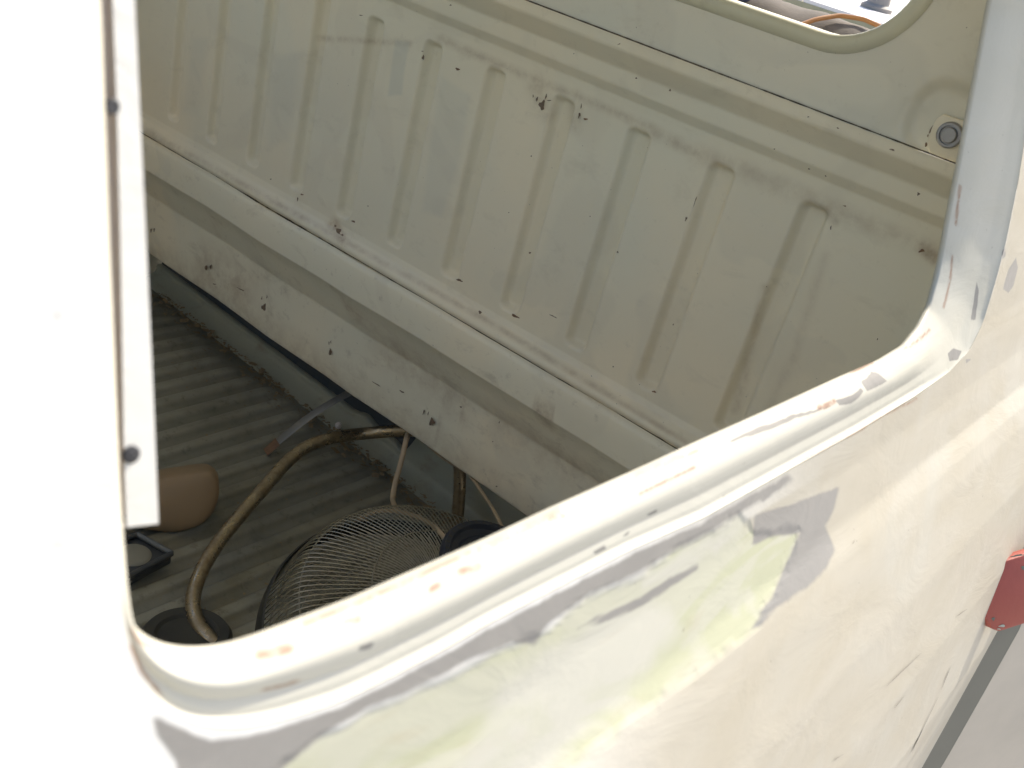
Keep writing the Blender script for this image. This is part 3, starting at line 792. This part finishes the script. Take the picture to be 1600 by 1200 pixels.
# rest of the cab, as the light needs it: roof, far side, front, near front door
def slab(name, a, b, mat=M_cabin, parent=van): return box(name, a, b, mat, parent, .004)
slab('roof', (.30, -1.0, .325), (1.66, 1.25, .36), M_cabin)
slab('side_panel', (1.765, -1.0, -1.0), (1.80, 1.25, -.20)); slab('window_post', (1.70, -1.0, -.20), (1.73, -.92, .325)); slab('window_post', (1.70, .0, -.20), (1.73, .12, .325)); slab('window_post', (1.70, .85, -.20), (1.74, 1.25, .325))
slab('dashboard', (.15, -1.25, -1.0), (1.78, -1.0, -.25)); slab('windscreen_post', (.26, -1.02, -.25), (.31, -.95, .325)); slab('windscreen_post', (1.66, -1.02, -.25), (1.71, -.95, .325))
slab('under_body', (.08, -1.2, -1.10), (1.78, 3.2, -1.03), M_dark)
skin_strip('corner_panel', 1.0, 1.15, -.8, .325, .012, M_cabin, van)
# near front door, same section
hb = []
for p in B:
    hb.append((p[0], -.88 + (p[1] - .1) * .95, p[2]))
hb = np.array(hb)
Of = []
for p in hb:
    cy, cz = -.5, .0; dy, dz = p[1] - cy, p[2] - cz
    t = min([(.004 - cy) / dy if dy > 0 else 9e9, (-1.0 - cy) / dy if dy < 0 else 9e9, (.325 - cz) / dz if dz > 0 else 9e9, (-.95 - cz) / dz if dz < 0 else 9e9]); Of.append((cy + dy * t, cz + dz * t))
Of = np.array(Of); lf = []
for t in np.linspace(0, 1, 24):
    q = hb[:, 1:] + (Of - hb[:, 1:]) * t; lf.append(np.stack([S(q[:, 1]), q[:, 0], q[:, 1]], 1)[::4])
fd = loft('front_door', lf + [lf[-1] + np.array([.012, 0, 0])], M_body, van)
add_masks(fd, lambda P: np.zeros(len(P)))
slab('door_pillar', (.20, -.03, -.95), (.24, .05, -.26), M_cabin)
# load bed
slab('load_bed', (.12, 1.27, -.40), (1.78, 3.3, -.36), mat_simple('bed_grey', (.30, .29, .27), .7, var=.3, scale=8))

# ------------------------------------------------------------------ things on the cabin floor
# 1 wire fan
Cf = np.array([.564, .8177, -.9437]); nf = np.array([-.2558, .0828, 1.]); nf /= np.linalg.norm(nf)
uf = np.cross(nf, [0, 1, 0.]); uf /= np.linalg.norm(uf); vf = np.cross(nf, uf)
fan = empty('wire_fan', Cf[0], Cf[1], -.99); tag(fan, 'round chromed wire fan head lying face up on the ribbed floor under the sill', 'fan')
def wires(name, curves, r, mat, parent, seg=5):
    V, Fs = [], []
    for p in curves:
        p = np.asarray(p); t = np.gradient(p, axis=0); t /= np.linalg.norm(t, axis=1)[:, None]
        closed = np.linalg.norm(p[0] - p[-1]) < 1e-6
        u = np.cross(t[0], nf + .01); u /= np.linalg.norm(u); base = len(V)
        for i in range(len(p)):
            u = u - t[i] * (u @ t[i]); u /= np.linalg.norm(u); v = np.cross(t[i], u)
            for k in range(seg):
                a = 2 * PI * k / seg; V.append(p[i] + r * (math.cos(a) * u + math.sin(a) * v))
        for i in range(len(p) - 1):
            for k in range(seg):
                a = base + i * seg + k; b = base + i * seg + (k + 1) % seg; Fs.append((a, b, b + seg, a + seg))
    return mesh_obj(name, V, Fs, mat, parent)
def cyl(r, h, a): return Cf + nf * h + r * (math.cos(a) * uf + math.sin(a) * vf)
fp = np.array([(.062, .101), (.075, .112), (.0945, .118), (.125, .1135), (.165, .098), (.196, .083), (.2085, .074), (.2150, .060), (.2215, .030), (.2277, .0)])
fp = soften(resample(fp, 30), 3)
NW = 156
wires('front_grille', [[cyl(r, h, 2 * PI * k / NW + .05 * (i / 29)) for i, (r, h) in enumerate(fp)] for k in range(NW)], .00078, M_wire, fan)
def ringc(r, h): return [cyl(r, h, a) for a in np.linspace(0, 2 * PI, 97)]
wires('support_ring', [ringc(.128, .1125), ringc(.205, .0745), ringc(.2205, .029), ringc(.062, .100)], .0009, M_wire2, fan, 6)
bp = [(.05, -.010), (.11, -.004), (.17, .000), (.222, .002)]
bp = resample(bp, 10)
wires('rear_grille', [[cyl(r, h, 2 * PI * k / 108 - .5 * (i / 9)) for i, (r, h) in enumerate(bp)] for k in range(108)] + [ringc(r, -.009 + .045 * (r - .07)) for r in np.arange(.07, .222, .0085)], .0009, M_wire2, fan)
lathe('rim_band', Cf, nf, [(.2275, -.014), (.2300, -.013), (.2315, -.006), (.2315, .010), (.2300, .016), (.2280, .017), (.2275, .010), (.2270, -.010)], M_blade, fan, 96)
# pan (dark back) and blades
lathe('motor_hub', Cf, nf, [(.0001, .125), (.045, .125), (.058, .118), (.060, .10), (.055, .02), (.0001, .02)], M_blade, fan, 48)
hubC = Cf
lathe('motor_cap', hubC + np.array([0.0, .0, 0]), nf, [(.050, .120), (.060, .165), (.0715, .180), (.0746, .188), (.0746, .194), (.072, .1985), (.066, .1985), (.063, .193), (.055, .1915), (.052, .1935), (.048, .1915), (.030, .190), (.0001, .190)], M_navy, fan, 64)
V = []; Fs = []
for k in range(40):
    a = 2 * PI * k / 40; b0 = len(V)
    for (r, h) in ((.067, .1986), (.0715, .1986)):
        for s in (-.02, .02): V.append(cyl(r, h + .0006, a + s))
    Fs.append((b0, b0 + 1, b0 + 3, b0 + 2))
mesh_obj('cap_notch', V, Fs, M_pad, fan, shade=False)

# 2 bent tube frame
tp = [((420, 1085), -.975), ((372, 1040), -.975), ((341, 1012), -.975), ((322, 995), -.975), ((305, 978), -.975), ((297, 955), -.972), ((300, 928), -.968), ((308, 900), -.962), ((325, 872), -.955), ((344, 842), -.948), ((385, 794), -.935), ((426, 747), -.922), ((449, 719), -.914), ((474, 698), -.907), ((510, 684), -.900)]
pts = [onZ(p, z) for p, z in tp] + [onY((569, 677), 1.065), onY((625, 673), 1.085), onY((670, 672), 1.10), onY((700, 680), 1.10), onY((717, 700), 1.10), onY((720, 740), 1.10), onY((716, 800), 1.10), onY((712, 835), 1.095)]
fr = tube('bent_tube_frame', pts, .0102, M_brass, None, 16, n=240, soft=70)
tag(fr, 'bent tarnished metal tube rising from the floor and bending under the seat ledge', 'tube frame')
# 3 flat strap
a0 = onZ((418, 704), -.985); a1 = onY((545, 614), 1.09)
sp = [a0 + (a1 - a0) * t + np.array([0, 0, .010 * math.sin(t * PI)]) for t in np.linspace(0, 1.15, 12)]
st = tube('flat_strap', sp, .0088, M_strap, None, 12, flat=.16, n=30, up=(0, 0, 1))
tag(st, 'flat grey steel strap slanting from the floor up beneath the seat ledge', 'strap')
e0 = a0 + (a1 - a0) * -.02
rs_ = tube('rusty_end', [e0 - np.array([0, 0, .001]), a0 + (a1 - a0) * .12 + np.array([0, 0, .004])], .0102, M_rust, st, 12, flat=.28, n=8)
# 4 tan pot
tb = onZ((285, 833), -.988); pn = ray(270, 790); pn[2] *= .55; pn /= np.linalg.norm(pn)
ppx = soften(resample([(150, 768), (200, 757), (250, 748), (300, 741), (326, 737), (337, 741), (343, 755), (343, 775), (337, 797), (325, 815), (305, 827), (275, 834), (240, 832), (205, 824), (170, 805), (150, 785)], 60, True), 2, True)
def in_plane(x, y): return ray(x, y) * ((tb @ pn) / (ray(x, y) @ pn))
P0 = np.array([in_plane(*p) for p in ppx]); pc_ = P0.mean(0); PR = []
for sc, dp in ((.0, -.008), (.3, -.0075), (.55, -.006), (.75, -.004), (.90, -.001), (.97, .003), (1.0, .009), (1.0, .05), (.94, .075), (.7, .09), (.0, .095)): PR.append(pc_ + (P0 - pc_) * sc + pn * dp)
PR = np.stack(PR, 1)
pot = mesh_obj('tan_pot', PR.reshape(-1, 3), grid_faces(60, 11, True)[:, ::-1], M_tan, None)
tag(pot, 'smooth tan plastic pot tipped over on the ribbed floor behind the window strip', 'pot')
# 5 charcoal tray
tr = [onZ(p, -.975) for p in [(268, 868), (214, 838), (150, 862), (200, 905)]]
tr = [np.array(p) for p in tr]
tray = empty('charcoal_tray', *(sum(tr) / 4)); tray.location.z = EYE - .99
tag(tray, 'square charcoal plastic tray with pale round centre lying on the floor', 'tray')
prism('tray_base', [tuple(p) for p in tr], (0, 0, -1), .014, M_box, tray, .001)
for i in range(4):
    a_, b_ = tr[i] + [0, 0, .004], tr[(i + 1) % 4] + [0, 0, .004]
    tube('tray_edge', [a_, (a_ + b_) / 2, b_], .0042, mat_simple('tray_edge_grey', (.13, .14, .14), .4) if i == 0 else M_box, tray, 8, n=6, soft=0)
lathe('tray_disc', sum(tr) / 4 + np.array([.0, .0, .0006]), (0, 0, 1), [(.0001, .003), (.020, .003), (.023, .001), (.024, 0)], mat_simple('disc_grey', (.27, .26, .21), .6), tray, 40)
# 6 black rubber pad at the front corner
pc = onZ((290, 1012), -.99)
pad = lathe('rubber_pad', pc, (.1, .05, 1), [(.0001, .0), (.05, .0), (.057, .006), (.057, .018), (.052, .025), (.040, .024), (.036, .020), (.0001, .019)], M_pad, None, 48)
tag(pad, 'dark round rubber pad on the floor at the front corner of the opening', 'rubber pad')
# 7 white ball cap
wb = onY((529, 665), 1.115)
o = lathe('white_knob', wb, (0, -.5, 1), [(.0001, -.006), (.004, -.005), (.0062, -.001), (.006, .003), (.004, .0055), (.0001, .0062)], M_white, None, 24)
tag(o, 'small white round knob at the wall behind the bent tube', 'knob')
o.location = (0, 0, 0)
# 8 cord
cp = [onZ((560, 812), -.86), onZ((580, 801), -.855), onZ((603, 797), -.85), onZ((628, 800), -.845), onZ((655, 808), -.835), onZ((678, 822), -.82), onZ((693, 838), -.80), onZ((700, 850), -.79)]
c2 = [onZ((620, 800), -.85), onY((613, 780), .985), onY((617, 755), 1.0), onY((627, 722), 1.02), onY((634, 690), 1.03), onY((640, 668), 1.06), onY((690, 715), 1.09), onY((733, 740), 1.06), onY((750, 765), 1.01), onY((772, 798), .99), onY((790, 835), .965), onY((800, 860), .95)]
cord = empty('power_cord', *cp[0]); tag(cord, 'beige flat power cord looped over the wire fan and up behind the ledge', 'cord')
tube('cord_run', cp, .0034, M_cord, cord, 10, flat=.6, n=60)
tube('cord_run', c2, .0042, M_cord, cord, 10, flat=.55, n=100)

# ------------------------------------------------------------------ seen through the rear window: the load
M_roll = mat_simple('grey_felt', (.13, .115, .10), .95, var=.25, scale=60, bmp=.5)
M_tile = mat_simple('white_tile', (.80, .76, .74), .4, var=.06, scale=10)
M_orange = mat_simple('orange_cable', (.40, .20, .08), .5, var=.1)
def roll(name, X0, X1, Yc, Zc, r, lab, sag=0):
    e = empty(name, (X0 + X1) / 2, Yc, Zc - r); tag(e, lab, 'rolled mat', 'rolled grey mats in the load bed')
    V = []; xs = np.linspace(X0, X1, 40)
    for x in xs:
        for k in range(40):
            a = 2 * PI * k / 40; rr = r * (1 + .02 * math.sin(5 * a + x * 40) + .012 * math.sin(x * 90))
            V.append((x, Yc + rr * math.cos(a), Zc + rr * math.sin(a)))
    Fs = []
    for i in range(39):
        for k in range(40):
            a = i * 40 + k; b = i * 40 + (k + 1) % 40; Fs.append((a, b, b + 40, a + 40))
    mesh_obj('mat_sheet', V, Fs, M_roll, e)
    # spiral end
    sp_ = [(X0 - .001, Yc + rr * math.cos(a), Zc + rr * math.sin(a)) for a, rr in zip(np.linspace(0, 10 * PI, 200), np.linspace(r, r * .25, 200))]
    tube('mat_end', sp_, .0045, M_tile, e, 6, n=300, soft=1, up=(1, 0, 0))
    mesh_obj('mat_core', [(X0 + .004, Yc + r * .9 * math.cos(a), Zc + r * .9 * math.sin(a)) for a in np.linspace(0, 2 * PI, 30, endpoint=False)], [tuple(range(30))], mat_simple('mat_core_grey', (.13, .13, .14), .9), e, shade=False)
    return e
pr_ = onY((1382, 50), 1.45)
ptop = onY((1300, 26), 1.45)
rz = .085; zc = ptop[2] - rz
roll('rolled_mat', pr_[0], pr_[0] + .20, 1.45, zc, rz, 'nearer short roll of grey felt mat lying with its layered end towards the window corner')
roll('rolled_mat', pr_[0] + .215, pr_[0] + .80, 1.462, zc - .004, rz - .006, 'longer roll of grey felt mat lying end to end beyond the short one')
# white tile stack
zt = -.19
fa, fb = onZ((1262, 2), zt), onZ((1402, 41), zt); Yt = (fa[1] + fb[1]) / 2
tiles = empty('tile_stack', .9, Yt + .3, -.36); tag(tiles, 'white tiled slab with dark joints across the back of the load bed', 'tiles')
box('tile_bed', (.3, Yt, -.36), (1.7, Yt + .95, zt - .010), mat_simple('cement_yellow', (.42, .38, .24), .8), tiles, .003)
V, Fs = [], []
for i in range(8):
    for j in range(4):
        x0 = .30 + i * .175 + (j % 2) * .06; y0 = Yt + .002 + j * .235; k = len(V)
        for (x, y, z) in ((x0, y0, zt - .01), (x0 + .170, y0, zt - .01), (x0 + .170, y0 + .228, zt - .01), (x0, y0 + .228, zt - .01), (x0, y0, zt), (x0 + .170, y0, zt), (x0 + .170, y0 + .228, zt), (x0, y0 + .228, zt)): V.append((x, y, z))
        Fs += [tuple(k + q for q in f) for f in ((4, 5, 6, 7), (0, 1, 5, 4), (1, 2, 6, 5), (2, 3, 7, 6), (3, 0, 4, 7))]
mesh_obj('tile_top', V, Fs, M_tile, tiles, shade=False)
cc = onZ((1368, 16), zt)
o = lathe('grey_cone', cc, (0, 0, 1), [(.05, 0), (.05, .012), (.036, .02), (.020, .13), (.012, .20), (.0001, .205)], mat_simple('grey_cone_plastic', (.25, .23, .21), .7), None, 32)
tag(o, 'grey cone standing on the white tiles beyond the rear window', 'cone')
oc = [onY((1225, 60), 1.385), onY((1245, 41), 1.375), onY((1275, 30), 1.40), onY((1312, 24), 1.43), onY((1350, 30), 1.44), onY((1387, 47), 1.43), onY((1410, 62), 1.42)]
tag(tube('orange_cable', oc, .0032, M_orange, None, 8, n=60), 'orange cable draped in an arc over the rolled mats', 'cable')
oc = [onY((1140, 25), 1.33), onY((1147, 10), 1.33), onY((1154, -6), 1.335), onY((1165, -40), 1.34)]
tag(tube('orange_cable', oc, .003, M_orange, None, 8, n=30), 'orange cable running up past a navy bag at the window left', 'cable')
nb = onY((1142, -2), 1.42)
bm = bmesh.new(); bmesh.ops.create_icosphere(bm, subdivisions=3, radius=1)
V = [(nb[0] + v.co.x * .035 * (1 + .15 * math.sin(v.co.z * 7)), nb[1] + .0 + v.co.y * .04, nb[2] - .0 + v.co.z * .024 * (1 + .2 * math.sin(v.co.x * 6))) for v in bm.verts]; Fs = [[v.index for v in f.verts] for f in bm.faces]; bm.free()
tag(mesh_obj('cloth_bundle', V, Fs, mat_simple('navy_cloth', (.035, .045, .09), .9, var=.3)), 'small navy cloth bundle on the mats at the window edge', 'cloth')
